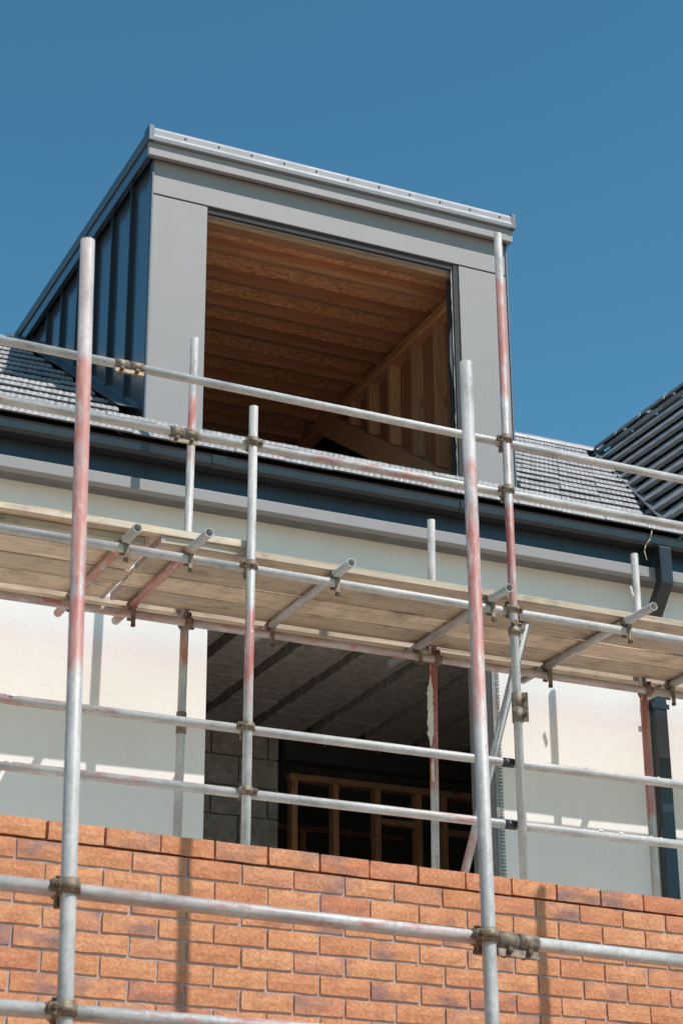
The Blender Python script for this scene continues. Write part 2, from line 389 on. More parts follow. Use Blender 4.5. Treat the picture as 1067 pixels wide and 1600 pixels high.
# ribbed tile: shared mesh, local x along the course, local y up the slope
def tile_mesh(w, l, th, ribs, amp, jit, cut=0.0):
    q = MB(); n = ribs * 2; top = []; topb = []
    for i in range(n + 1):
        x = -w / 2 + w * i / n; a = amp if i % 2 else 0
        a *= random.uniform(.6, 1.2)
        top.append(Vector((x, cut + random.uniform(-jit, jit), th + a))); topb.append(Vector((x, l, .008 + a * .3)))
    lip = [Vector((v.x, random.uniform(-.003, .002), th * .42)) for v in top] if cut else []
    bot = [Vector((v.x, v.y - cut + (.016 if cut else 0), 0)) for v in (top[0], top[-1])]; botb = [Vector((v.x, l, 0)) for v in (topb[0], topb[-1])]
    vs = top + topb + bot + botb; k = n + 1
    fs = [(i, i + 1, k + i + 1, k + i) for i in range(n)]
    if cut:
        L0 = len(vs); vs += lip
        fs += [(L0 + i, L0 + i + 1, i + 1, i) for i in range(n)] + [tuple([2 * k, 2 * k + 1] + [L0 + i for i in range(n, -1, -1)])]
        fs += [(2 * k, L0, 0, k, 2 * k + 2), (n, L0 + n, 2 * k + 1, 2 * k + 3, k + n)]
    else:
        fs += [tuple([2 * k] + [2 * k + 1] + list(range(n, -1, -1))), (2 * k, 0, k, 2 * k + 2), (n, 2 * k + 1, 2 * k + 3, k + n)]
    fs += [(2 * k, 2 * k + 2, 2 * k + 3, 2 * k + 1)]
    q.add(vs, fs); return q.mesh('roof_tile', M['tile'])
GA = .32
tiles = [tile_mesh(.328, GA + .07, .028, 8, .006, .003, .030) for _ in range(5)]
def slope_matrix(o, ux, uy):
    uz = ux.cross(uy); mm = Matrix((ux, uy, uz)).transposed().to_4x4(); mm.translation = o + Vector((0, 0, ZO)); return mm
UX = Vector((1, 0, 0)); UY = Vector((0, math.cos(PITCH), math.sin(PITCH)))
row = 0; s = 0.0
L = (Y_R - Y_E) / math.cos(PITCH)
while s < L - .1:
    y0 = Y_E - .02 + s * math.cos(PITCH); ymid = y0 + .2
    x = -.75 + (.165 if row % 2 else 0)
    while x < 8.2:
        inside = (DXL - .06 < x < DXR - .03) and y0 > YD - .15
        if not inside and x + .12 < valley_x(ymid) and y0 < Y_R - .12:
            p = Vector((x + random.uniform(-.003, .003), y0 + random.uniform(-.006, .006), rz(y0) - .004 + random.uniform(-.0015, .0015)))
            mm = slope_matrix(p, UX, UY) @ Matrix.Rotation(random.uniform(-.004, .004), 4, 'Z') @ Matrix.Rotation(-random.uniform(.072, .077), 4, 'X')
            link_mesh('roof_tile', tiles[random.randrange(5)], None, roof, mat4=mm)
        x += .33
    row += 1; s += GA
# half tiles under the dormer sill
# ridge tiles
x = 4.9
while x < GX - .1:
    q = MB(); n = 8; ln = .40
    for i in range(n): pass
    prof = [Vector((0, math.cos(a) * .125, math.sin(a) * .085)) for a in [math.pi * i / 8 for i in range(9)]]
    inn = [Vector((0, v.y * .87, v.z * .82)) for v in prof]
    q.prism([Vector((x, Y_R, Z_R - .055)) + v for v in prof] + [Vector((x, Y_R, Z_R - .055)) + v for v in reversed(inn)], (ln, 0, 0))
    o = q.build('ridge_tile', M['tile'], roof); x += .395
# cross roof tiles: courses run towards the viewer
GUX = Vector((0, -1, 0)); GUY = Vector((math.cos(GP), 0, math.sin(GP)))
GL = (GX - VX0) / math.cos(GP); s = 0.0; row = 0
flat_tiles = [tile_mesh(.325, GA + .07, .030, 2, .003, .004) for _ in range(4)]
while s < GL + .05:
    x0 = VX0 + .02 + s * math.cos(GP)
    y = 3.5 + (.16 if row % 2 else 0)
    while y < Y_R + .3:
        xm = x0 + .12
        if xm > valley_x(y) - .0 - .10 and xm > valley_x(y) - .12:
            if x0 + .2 > valley_x(y):
                p = Vector((x0, y, gz(x0) + .018))
                mm = slope_matrix(p, GUX, GUY) @ Matrix.Rotation(random.uniform(-.012, .012), 4, 'Z') @ Matrix.Rotation(-random.uniform(.105, .112), 4, 'X')
                link_mesh('roof_tile', flat_tiles[random.randrange(4)], None, roof, mat4=mm)
        y += .33
    row += 1; s += GA
y = Y_R - .15
while y > 3.4:
    q = MB(); prof = [Vector((math.cos(a) * .125, 0, math.sin(a) * .085)) for a in [math.pi * i / 8 for i in range(9)]]
    inn = [Vector((v.x * .87, 0, v.z * .82)) for v in prof]
    k = random.uniform(0, .012)
    q.prism([Vector((GX, y, Z_R - .055 + k)) + v for v in prof] + [Vector((GX, y, Z_R - .055 + k)) + v for v in reversed(inn)], (0, -.36, 0))
    q.build('ridge_tile', M['tile'], roof); y -= .395
# valley trough
v0 = Vector((valley_x(3.45), 3.45, rz(3.45) + .008)); v1 = Vector((GX, Y_R, Z_R + .008))
vd = (v1 - v0).normalized(); sd_ = Vector((vd.y, -vd.x, 0)).normalized()
q = MB(); q.add([v0 - sd_ * .05 + Vector((0, 0, .030)), v0 + Vector((0, 0, .012)), v0 + sd_ * .05 + Vector((0, 0, .036)), v1 - sd_ * .05 + Vector((0, 0, .030)), v1 + Vector((0, 0, .012)), v1 + sd_ * .05 + Vector((0, 0, .036))],
              [(0, 1, 4, 3), (1, 2, 5, 4)]); q.build('valley_strip', M['lead'], roof)

# ---- eaves: fascia, lower strip, soffit, gutter, downpipe
X0e, X1e = XL, 6.4
YS = W - .185; ZFB = onY(542, 820.5, YS).z; ZST = onY(542, 803.6, YS).z
b = MB(); b.box((X0e, W - .116, ZFB + .021), (X1e, W - .085, 3.30)); b.build('fascia_board', M['fascia'], house)
b = MB(); b.box((X0e, YS, ZFB), (X1e, W - .1165, ZST)); b.build('fascia_trim', M['zinc'], house, bevel=.003)
b = MB(); b.box((X0e, W - .1163, ZFB + .004), (X1e, W - .002, ZFB + .02)); b.build('soffit_board', M['soffit'], house)
# gutter: square section channel with rolled lip
GY0, GY1, GZ0, GZ1 = W - .238, W - .120, 3.203, 3.278
b = MB()
sec = [(GY1, GZ1), (GY1, GZ0 + .012), (GY1 - .012, GZ0), (GY0 + .018, GZ0), (GY0, GZ0 + .02), (GY0 - .004, GZ1 - .012), (GY0 - .010, GZ1), (GY0 + .006, GZ1 + .004), (GY0 + .008, GZ1 - .006), (GY0 + .008, GZ0 + .022), (GY0 + .022, GZ0 + .008), (GY1 - .016, GZ0 + .008), (GY1 - .008, GZ0 + .016), (GY1 - .008, GZ1)]
b.prism([Vector((X0e, y, z)) for y, z in sec], (X1e - X0e, 0, 0)); gut = b.build('gutter', M['anth'], house)
for x in (.1, 1.9, 3.6):
    q = MB(); q.prism([Vector((x, GY0 - .012, GZ1 - .002)), Vector((x, GY0 - .006, GZ0 + .02)), Vector((x, GY0 + .014, GZ0 - .004)), Vector((x, GY1 - .01, GZ0 - .004)), Vector((x, GY1 - .01, GZ0 - .001)), Vector((x, GY0 + .017, GZ0 - .001)), Vector((x, GY0 - .002, GZ0 + .02)), Vector((x, GY0 - .008, GZ1 - .002))], (.09, 0, 0))
    q.build('gutter_joint', M['anth'], gut)
# downpipe: outlet, swan neck, drop
px0, px1 = 5.02, 5.115
b = MB()
def pipe(path, w=.095, d=.07):
    ring = []
    for i, p in enumerate(path):
        p = Vector(p); t0 = (Vector(path[i]) - Vector(path[i - 1])).normalized() if i else None
        t1 = (Vector(path[i + 1]) - p).normalized() if i < len(path) - 1 else None
        t = ((t0 or t1) + (t1 or t0)).normalized()
        nrm = t.cross(Vector((1, 0, 0))).normalized(); sc = 1.0 / max(.5, abs(nrm.dot((t1 or t0).cross(Vector((1, 0, 0))).normalized())))
        nrm *= d / 2 * sc
        ring.append([p + Vector((-w / 2, 0, 0)) - nrm, p + Vector((w / 2, 0, 0)) - nrm, p + Vector((w / 2, 0, 0)) + nrm, p + Vector((-w / 2, 0, 0)) + nrm])
    vs = [v for r in ring for v in r]; fs = []
    for i in range(len(ring) - 1):
        for k in range(4): fs.append((4 * i + k, 4 * i + (k + 1) % 4, 4 * i + 4 + (k + 1) % 4, 4 * i + 4 + k))
    fs += [(3, 2, 1, 0), tuple(4 * (len(ring) - 1) + k for k in range(4))]
    b.add(vs, fs)
PXC = 5.135
pipe([(PXC, GY0 + .015, GZ0 - .001), (PXC, GY0 + .015, 2.955), (PXC - .005, W - .050, 2.74), (PXC - .010, W - .050, -ZO)])
dp = b.build('downpipe', M['anth'], house, bevel=.006)
for z in (2.12, .3):
    q = MB(); q.box((PXC - .075, W - .091, z), (PXC + .055, W - .088, z + .035)); q.box((PXC - .10, W - .02, z), (PXC - .0585, W - .001, z + .05)); q.build('pipe_bracket', M['anth'], dp)

# ================================================================== DORMER (part of the house)
ZJ = 5.365
ZT = onY(236.2, 197, YD - .086).z; ZTB = onY(234, 219, YD - .08).z; ZFBt = onY(232.8, 240, YD - .07).z
ZHB = onY(239.5, 302, YD).z; OPL, OPR = 2.106, 4.046
b = MB(); b.box((DXL + .012, YD + .05, 5.462), (DXR - .012, 7.5, 5.48)); dorm = b.build('dormer', M['osb'], house)     # deck above the joists
b = MB(); b.box((DXL + .012, YD + .04, 5.482), (DXR - .012, 7.55, ZT - .03)); b.build('roof_build_up', M['roofing'], dorm)
b = MB(); b.prism([Vector((DXL + .03, YD + .05, rz(YD) - .15)), Vector((DXL + .03, 7.45, rz(7.45) - .3)), Vector((DXL + .03, 7.45, 5.461)), Vector((DXL + .03, YD + .05, 5.461))], (.10, 0, 0)); b.build('left_wall_lining', M['sheath'], dorm)
XI = 4.095
b = MB(); b.prism([Vector((XI + .095, YD + .12, rz(YD) - .12)), Vector((XI + .095, 7.45, rz(7.45) - .3)), Vector((XI + .095, 7.45, 5.461)), Vector((XI + .095, YD + .12, 5.461))], (.05, 0, 0)); b.build('right_wall_sheathing', M['sheath'], dorm)
# joists
for y in (4.42, 4.79, 5.155, 5.515, 5.90, 6.28, 6.66, 7.04):
    q = MB(); k = random.uniform(-.008, .008)
    q.box((DXL + .14, y, ZJ + random.uniform(-.003, .003)), (XI + .09, y + .047, 5.4605), .0008); q.build('joist', M['joist'], dorm)
b = MB(); b.box((DXL + .14, YD + .06, 5.40), (XI + .2, YD + .16, 5.4605)); b.build('front_lintel', M['joist'], dorm)
b = MB(); b.box((OPL - .02, YD + .046, 5.436), (OPR - .05, YD + .058, 5.4605)); b.build('lintel_strip', M['reveal'], dorm)
b = MB(); b.box((OPL - .02, YD + .0175, 5.445), (OPR + .03, YD + .045, 5.53)); b.build('lintel_seal', M['dark'], dorm)
# wall plates and studs
for k, z in enumerate((ZJ - .045, ZJ - .092)):
    q = MB(); q.box((XI + .003 * k, YD + .13, z), (XI + .092, 7.3, z + .043)); q.build('wall_plate', M['plate'], dorm)
for y in (4.24, 4.58, 4.95, 5.335, 5.695, 6.04, 6.40):
    zb = rz(y) - .02
    if zb < ZJ - .15:
        q = MB(); q.prism([Vector((XI + .004, y, zb)), Vector((XI + .004, y + .045, zb + .045 * TP)), Vector((XI + .004, y + .045, ZJ - .094)), Vector((XI + .004, y, ZJ - .094))], (.088, 0, 0))
        q.build('stud', M['stud'], dorm)
        q = MB(); q.prism([Vector((XI + .030, y + .05, zb + .03)), Vector((XI + .030, y + .09, zb + .06)), Vector((XI + .030, y + .09, ZJ - .094)), Vector((XI + .030, y + .05, ZJ - .094))], (.062, 0, 0))
        q.build('stud', M['stud'], dorm)
for x in (XI - .002, DXL + .14):
    q = MB(); q.prism([Vector((x, YD + .12, rz(YD + .12) - .24)), Vector((x, 7.4, rz(7.4) - .24)), Vector((x, 7.4, rz(7.4) - .03)), Vector((x, YD + .12, rz(YD + .12) - .03))], (.09, 0, 0)); q.build('trimmer_rafter', M['plate'], dorm)
b = MB(); b.box((OPL - .02, YD + .02, 3.62), (OPR + .02, YD + .10, 3.815)); b.build('sill_board', M['dark'], dorm)
for x in (2.3, 2.9, 3.5):
    q = MB(); q.prism([Vector((x, Y_R, Z_R - .35)), Vector((x, YB, Z_R - .35 - (YB - Y_R) * TP)), Vector((x, YB, Z_R - .12 - (YB - Y_R) * TP)), Vector((x, Y_R, Z_R - .12))], (.045, 0, 0)); q.build('rafter', M['plate'], dorm)
b = MB(); b.box((DXL, Y_R - .05, Z_R - .45), (DXR, Y_R, Z_R - .14)); b.build('ridge_beam', M['joist'], dorm)
# front cladding
b = MB(); b.box((DXL + .003, YD, ZHB + .006), (DXR, YD + .016, ZFBt + .06)); b.build('header_panel', M['zinc'], dorm, bevel=.003)
b = MB(); b.box((DXL + .003, YD - .001, 3.70), (OPL, YD + .016, ZHB - .007)); b.build('side_panel', M['zinc'], dorm, bevel=.003)
b = MB(); b.box((OPR, YD - .001, 3.70), (DXR, YD + .016, ZHB - .007)); b.build('side_panel', M['zinc'], dorm, bevel=.003)
b = MB(); b.box((OPL - .05, YD + .02, 3.805), (OPL - .004, YD + .12, 5.399)); b.build('window_reveal', M['dark'], dorm)
b = MB(); b.box((OPR - .042, YD + .01, 3.805), (OPR - .002, YD + .118, ZHB - .006)); b.build('window_reveal', M['dark'], dorm)
b = MB(); pl = []; zq = 3.81
while zq < 5.47:
    pl.append(Vector((OPR - .048 - random.uniform(.002, .010), YD + .02, zq))); zq += random.uniform(.03, .11)
pl.append(Vector((OPR - .05, YD + .02, 5.47)))
b.prism([Vector((OPR - .0435, YD + .02, 3.81))] + [Vector((OPR - .0435, YD + .02, 5.47))] + pl[::-1], (0, .003, 0))
b.build('torn_membrane', M['bead'], dorm)
q = MB(); q.prism([Vector((OPR - .0585, YD + .03, 4.55)), Vector((OPR - .085, YD + .02, 4.7)), Vector((OPR - .080, YD + .02, 4.9)), Vector((OPR - .0585, YD + .03, 4.98))], (0, .006, 0)); q.build('membrane_flap', M['cap'], dorm)
FY = YD - .07
b = MB(); b.box((onY(232.8, 240, FY).x, FY, ZFBt), (onY(800.8, 380, FY).x, FY + .038, ZTB - .004)); b.build('roof_fascia', M['zinc'], dorm, bevel=.003)
FXL = onY(232.8, 240, FY).x; FXR = onY(800.8, 380, FY).x
b = MB(); b.box((FXL + .003, FY + .039, ZFBt + .012), (FXR - .003, YD - .0005, ZFBt + .02)); b.build('fascia_soffit', M['cap'], dorm)
b = MB(); b.box((FXL, FY + .04, ZFBt), (FXL + .035, 7.5, ZTB - .004)); b.build('side_fascia', M['cheek'], dorm)
b = MB(); b.box((FXR - .035, FY + .04, ZFBt), (FXR, 7.5, ZTB - .004)); b.build('side_fascia', M['cheek'], dorm)
TY = YD - .10
TXL = onY(236, 205, TY).x - .008; TXR = onY(804.4, 340, TY).x
def trim_sec(o, dx, dz): return o
sec = [(0, ZTB), (-.004, ZTB + .025), (0, ZTB + .045), (0, ZT - .03), (.006, ZT - .012), (.020, ZT), (.09, ZT + .004), (.09, ZTB)]
b = MB(); b.prism([Vector((TXL + .03, TY + a, z)) for a, z in reversed(sec)], (TXR - TXL - .06, 0, 0)); trim = b.build('edge_trim', M['trim'], dorm)
x = TXL + .26
while x < TXR - .05:
    q = MB(); q.cyl((x, TY + .001, (ZT + ZTB) / 2 + .012), (x, TY - .005, (ZT + ZTB) / 2 + .012), .008, 8)
    q.build('rivet', M['bolt'], dorm); x += .245
for xa, xb in ((TXL - .004, TXL + .034), (TXR - .034, TXR + .004)):
    q = MB(); q.box((xa, TY - .003, ZTB - .004), (xb, TY + .095, ZT + .004)); q.build('trim_end_cap', M['cap'], dorm, bevel=.003)
b = MB(); b.prism([Vector((TXL + a, TY + .096, z)) for a, z in sec], (0, 3.4, 0)); b.build('side_trim', M['cap'], dorm)
b = MB(); b.prism([Vector((TXR - a, TY + .096, z)) for a, z in reversed(sec)], (0, 3.4, 0)); b.build('side_trim', M['cap'], dorm)
# standing-seam cheeks, one pan per seam bay
seams = [YD + .004, 4.48, 4.885, 5.27, 5.67, 6.08, 6.455, 6.88, 7.25]
for side in (0, 1):
    X = DXL if side == 0 else DXR; sg = 1 if side == 0 else -1
    for i in range(len(seams) - 1):
        y0, y1 = seams[i], seams[i + 1]; zt = ZFBt + .02
        if rz(y1) + .02 > zt: y1 = min(y1, YD + (zt - ZB) / TP - .02)
        if y1 <= y0: continue
        poly = [Vector((X, y0, rz(y0) - .08)), Vector((X, y1, rz(y1) - .08)), Vector((X, y1, zt)), Vector((X, y0, zt))]
        q = MB(); q.prism(poly if side == 1 else poly[::-1], (sg * .012, 0, 0)); q.build('cheek_pan', M['cheek'], dorm)
        if i:
            q = MB(); q.box((X - sg * .028, y0 - .009, rz(y0) - .02), (X - sg * .0005, y0 + .009, zt - .021)); q.build('standing_seam', M['anth'], dorm)  # seams darker than the pans: the gap shadow is put into their colour
q = MB(); q.box((DXL - .008, YD - .010, 3.72), (DXL + .0025, YD + .03, ZFBt - .002)); q.build('corner_trim', M['cap'], dorm)
q = MB(); q.box((DXR + .0005, YD - .008, 3.72), (DXR + .012, YD + .03, ZFBt - .002)); q.build('corner_trim', M['cap'], dorm)
# stepped flashing where the cheek meets the tiles
y = YD + .12; k = 0
while y < 7.1:
    y1 = y + .27; wv = .15 + random.uniform(-.012, .012); za = .056; zi = .085
    q = MB(); q.prism([Vector((DXL - .001, y, rz(y) + zi)), Vector((DXL - .03, y, rz(y) + za + .004)), Vector((DXL - wv, y, rz(y) + za - .004)), Vector((DXL - wv, y, rz(y) + za - .010)), Vector((DXL - .001, y, rz(y) + za - .010))], (0, y1 - y, (y1 - y) * TP)); q.build('flashing_piece', M['lead'], dorm); y += .2705
q = MB(); q.box((DXL - .03, YD - .055, 3.70), (DXR + .02, YD - .004, 3.758)); q.build('sill_flashing', M['lead'], dorm)

# ================================================================== BRICK WALL (front leaf of the low extension)
BA = 0.0908378; CO, SI = math.cos(BA), math.sin(BA); CP = .0777
def bw(u, v, z): return Vector((u * CO - v * SI, u * SI + v * CO, z))       # u along the wall, v into the wall
brick_wall = empty('brick_wall', bw(1.4, .05, -ZO))
tag(brick_wall, 'orange brick wall of the low extension below the scaffold', 'brick wall')
b = MB(); b.box((-4.2, .0085, -ZO), (6.2, .104, -.008), frame=lambda v: bw(*v)); b.build('mortar', M['mortar'], brick_wall)
b = MB(); b.box((-4.2, .035, -.008), (6.2, .104, .062), frame=lambda v: bw(*v)); b.build('top_bed', M['mortar'], brick_wall)
def brick_mesh(w=.2155, h=.067, d=.1):
    q = MB(); nx, nz = 4, 2; e = .0025; vs = []
    for k in range(nz + 1):
        for i in range(nx + 1):
            u = -w + w * i / nx; z = h * k / nz
            edge = (i in (0, nx)) or (k in (0, nz))
            u += random.uniform(-.0022, .0022) if 0 < i < nx else random.uniform(-.002, .001); z += random.uniform(-.0017, .0017)
            vs.append(Vector((u, random.uniform(.001, .0035) if edge else random.uniform(-.0025, .001), z)))
    n = (nx + 1) * (nz + 1); fs = []
    for k in range(nz):
        for i in range(nx): a = k * (nx + 1) + i; fs.append((a, a + 1, a + nx + 2, a + nx + 1))
    bd = [(0, 0), (nx, 0), (nx, nz), (0, nz)]
    back = [Vector((-w, d, 0)), Vector((0, d, 0)), Vector((0, d, h)), Vector((-w, d, h))]; vs += back
    lo = list(range(nx + 1)); hi = [nz * (nx + 1) + i for i in range(nx + 1)]
    fs.append(tuple([n, n + 1] + lo[::-1])); fs.append(tuple(hi + [n + 2, n + 3]))
    lf = [k * (nx + 1) for k in range(nz + 1)]; rt = [k * (nx + 1) + nx for k in range(nz + 1)]
    fs.append(tuple(lf + [n + 3, n])); fs.append(tuple(rt[::-1] + [n + 1, n + 2])); fs.append((n, n + 3, n + 2, n + 1))
    q.add(vs, fs); return q.mesh('brick', M['brick'])
bricks = [brick_mesh() for _ in range(10)]
for c in range(13):
    z = -c * CP
    for n in range(-4, 18):
        u = (n + (.5 if c % 2 else 0)) * .225 + random.uniform(-.002, .002)
        if u < -.75 or u - .22 > 3.55: continue
        p = bw(u, random.uniform(-.0015, .0015) - (.002 if c == 0 else 0), z + random.uniform(-.001, .001))
        link_mesh('brick', bricks[random.randrange(10)], p, brick_wall, rotz=BA + random.uniform(-.004, .004))
b = MB()
for c in range(0, 41):
    z = -c * CP
    for n in range(-18, 29):
        u = (n + (.5 if c % 2 else 0)) * .225
        if c < 13 and not (u < -.75 or u - .22 > 3.55): continue
        if u - .2155 < -4.2 or u > 6.2: continue
        b.box((u - .2155, random.uniform(-.001, .002), z), (u, .05, z + .067), frame=lambda v: bw(*v))
tag(b.build('outer_bricks', M['brick'], brick_wall), None, None, kind='stuff')
b = MB(); b.add([bw(-4.2, .106, -.30), bw(6.2, .106, -.30), Vector((6.0, W - .004, -.30)), Vector((-4.2, W - .004, -.30)), bw(-4.2, .106, -.45), bw(6.2, .106, -.45), Vector((6.0, W - .004, -.45)), Vector((-4.2, W - .004, -.45))],
            [(0, 1, 2, 3), (7, 6, 5, 4), (0, 4, 5, 1), (2, 6, 7, 3), (1, 5, 6, 2), (3, 7, 4, 0)])
tag(b.build('flat_roof', M['screed'], origin=(1, 1.8, -.45)), 'pale boarded flat roof of the extension behind the brick wall', None, kind='structure')

# ================================================================== SCAFFOLD
TR = .0242
def tube(name, a, b_, label, cat='scaffold tube', red=None, red2=None, wear=.42, pink=0.0, group=None, n=20):
    a = Vector(a); b_ = Vector(b_); L = (b_ - a).length; d = (b_ - a).normalized()
    q = MB(); q.cyl((0, 0, 0), (0, 0, L), TR, n, ri=.0203)
    me = q.mesh(name, M['tube'])
    mm = d.to_track_quat('Z', 'Y').to_matrix().to_4x4() @ Matrix.Rotation(random.uniform(0, 6.28), 4, 'Z'); mm.translation = a + Vector((0, 0, ZO))
    o = link_mesh(name, me, None, None, mat4=mm); tag(o, label, cat, group)
    o['red_from'], o['red_to'] = red or (-9.0, -8.0); o['red_from_b'], o['red_to_b'] = red2 or (-9.0, -8.0)
    o['red_from'] = float(o['red_from']); o['red_to'] = float(o['red_to'])
    o['wear'] = float(wear); o['pink'] = float(pink)
    return o
def hexnut(q, p, ax, r=.011, h=.014): q.cyl(p, Vector(p) + Vector(ax) * h, r, 6, smooth=False)
def coupler(parent, p1, ax1, p2, ax2, flip=1):
    """right-angle coupler: a band round each tube, a body between, two bolts"""
    p1, ax1, p2, ax2 = [Vector(v) for v in (p1, ax1, p2, ax2)]; ax1.normalize(); ax2.normalize()
    q = MB()
    for p, ax, hw in ((p1, ax1, .024), (p2, ax2, .024)):
        q.cyl(p - ax * hw, p + ax * hw, .0305, 14, ri=.0246)
        q.cyl(p - ax * (hw * .45), p + ax * (hw * .45), .0345, 14, ri=.029)
    mid = (p1 + p2) / 2; dd = p2 - p1; dd = dd.normalized() if dd.length > 1e-4 else Vector((0, 1, 0))
    q.cyl(mid - dd * .012, mid + dd * .012, .022, 8)
    # flap lugs with bolts beside each band
    bl = []
    for p, ax, oax in ((p1, ax1, ax2), (p2, ax2, ax1)):
        side = oax * flip; e = p + side * .030; front = (dd if p is p2 else -dd)
        lo = e - side * .004; 
        u, v_, w_ = side, ax, ax.cross(side).normalized()
        def fr(c, e=e, u=u, v_=v_, w_=w_): return e + u * c[0] + v_ * c[1] + w_ * c[2]
        q.box((-.004, -.017, -.011), (.026, .017, -.002), frame=fr); q.box((-.004, -.017, .004), (.026, .017, .013), frame=fr)
        bolts = MB(); bl.append(bolts)
        bolts.cyl(e + u * .013 - w_ * .022, e + u * .013 + w_ * .036, .0062, 7)
        hexnut(bolts, e + u * .013 + w_ * .014, w_); hexnut(bolts, e + u * .013 - w_ * .024, w_)
        # hinge knuckle opposite
        h = p - side * .033; q.cyl(h - ax * .018, h + ax * .018, .0075, 8)
    c = q.build('coupler', M['coupler'], parent, origin=mid)
    for bo in bl: bo.build('bolt', M['bolt'], c)
    return c
def sleeve(parent, p, ax, flange, ln=.165):
    p, ax, fl = Vector(p), Vector(ax).normalized(), Vector(flange).normalized(); w_ = ax.cross(fl)
    q = MB(); q.cyl(p - ax * ln / 2, p - ax * .004, .0305, 16, ri=.0246); q.cyl(p + ax * .004, p + ax * ln / 2, .0305, 16, ri=.0246)
    def fr(c): return p + ax * c[0] + fl * c[1] + w_ * c[2]
    q.box((-ln / 2, .026, -.008), (ln / 2, .060, -.002), frame=fr); q.box((-ln / 2 + .004, .026, .003), (ln / 2 - .004, .056, .009), frame=fr)
    c = q.build('sleeve_coupler', M['coupler'], parent, origin=p)
    for s_ in (-.042, .042):
        e = p + ax * s_ + fl * .042; bo = MB(); bo.cyl(e - w_ * .028, e + w_ * .028, .0065, 7); hexnut(bo, e + w_ * .011, w_, .012); hexnut(bo, e - w_ * .025, w_, .012); bo.build('bolt', M['bolt'], c)
def splash(parent, pts, name='render_splash'):
    """flattened irregular lumps, each (centre, radius)"""
    for p, r in pts:
        q = MB(); p = Vector(p); n = 8; a0 = random.uniform(0, 6.28); st = random.uniform(1.0, 2.2)
        ring = [p + Vector((math.cos(a0 + 2 * math.pi * i / n) * r * st * random.uniform(.6, 1.3), math.sin(a0 + 2 * math.pi * i / n) * r * random.uniform(.6, 1.2), -r * .3)) for i in range(n)]
        mid_ = [p + (v - p) * .6 + Vector((0, 0, r * random.uniform(.45, .75))) for v in ring]
        q.add(ring + mid_ + [p + Vector((0, 0, r * .75)), p - Vector((0, 0, r * .4))], [(i, (i + 1) % n, n + (i + 1) % n, n + i) for i in range(n)] + [(n + i, n + (i + 1) % n, 2 * n) for i in range(n)] + [((i + 1) % n, i, 2 * n + 1) for i in range(n)])
        q.build(name, M['splash'], parent)
def smear(parent, base, axis, side, out, ln, w0):
    """dried run of render down a tube: ragged strip"""
    base, axis, side, out = [Vector(v) for v in (base, axis, side, out)]; n = max(8, int(ln / .018)); q = MB(); vs = []
    for i in range(n + 1):
        t = i / n; taper = min(1, 6 * t, 5 * (1 - t)); c = base + axis * ln * t
        wl_a = w0 * taper * random.uniform(.75, 1.35) + .002; wr = w0 * taper * random.uniform(.45, .8) + .001
        vs += [c - side * wl_a, c - side * wl_a * .5 + out * .010 * random.uniform(.6, 1.2), c + side * wr * .4 + out * .012 * random.uniform(.7, 1.2), c + side * wr + out * .002, c - out * .012]
    fs = []
    for i in range(n):
        for k in range(5): fs.append((5 * i + k, 5 * i + (k + 1) % 5, 5 * i + 5 + (k + 1) % 5, 5 * i + 5 + k))
    q.add(vs, fs, True); q.build('render_smear', M['splash'], parent)
EX, EY, EZ = Vector((1, 0, 0)), Vector((0, 1, 0)), Vector((0, 0, 1))
YF = 2.11; YRL = YF + 2 * TR + .003; YBK = 3.10; YP2 = YBK - 2 * TR - .003; ZP = 2.133
def red_z(Y, base, y_top, y_bot, x): return (onY(x, y_bot, Y).z - base, onY(x, y_top, Y).z - base)

# near scaffold, in front of the brick wall
n1 = atd(755, 1400, 6.6); n1t = onY(727.2, 566.6, n1.y)
n0 = atd(112, 1240, 5.9); n0t = onY(137.6, 376, n0.y); n0b = onY(102.9, 1545.8, n0.y)
def lean(t, p, zb):   # foot of a slightly leaning standard
    k = (zb - t.z) / (p.z - t.z); return t + (p - t) * k
n0f = lean(n0t, n0b, -ZO + .006); n1f = lean(n1t, onY(768.1, 1585.8, n1.y), -ZO + .006)
Ln = n0t.z + ZO
tA = tube('scaffold_standard', n0f, n0t, 'tall scaffold standard in front of the brick wall, its red paint worn over the middle', 'scaffold standard',
          red=red_z(n0.y, -ZO, 560, 1075, 120), wear=.36, pink=.8)
tB = tube('scaffold_standard', n1f, n1t, 'scaffold standard in front of the brick wall, crossed by a ledger with a sleeve coupler', 'scaffold standard',
          red=red_z(n1.y, -ZO, 700, 1130, 745), wear=.40, pink=.35)
n2 = Vector((n1.x + 1.69, n1.y + .12, -ZO + .006)); sh2 = Vector((2.158, .197, .013))
n2 = sh2 - SDIR * (.98 / SDIR.y); n2t = n2.copy()
tC = tube('scaffold_standard', (n2.x, n2.y, -ZO + .006), n2t, 'scaffold standard whose shadow falls on the bricks behind the sleeve coupler', 'scaffold standard', pink=.4)
def lz(o0, o1, z): k = (z - o0.z) / (o1.z - o0.z); return o0 + (o1 - o0) * k
near_dir = Vector((n1.x - n0.x, n1.y - n0.y, 0)).normalized(); off = Vector((-near_dir.y, near_dir.x, 0)) * (2 * TR + .003)
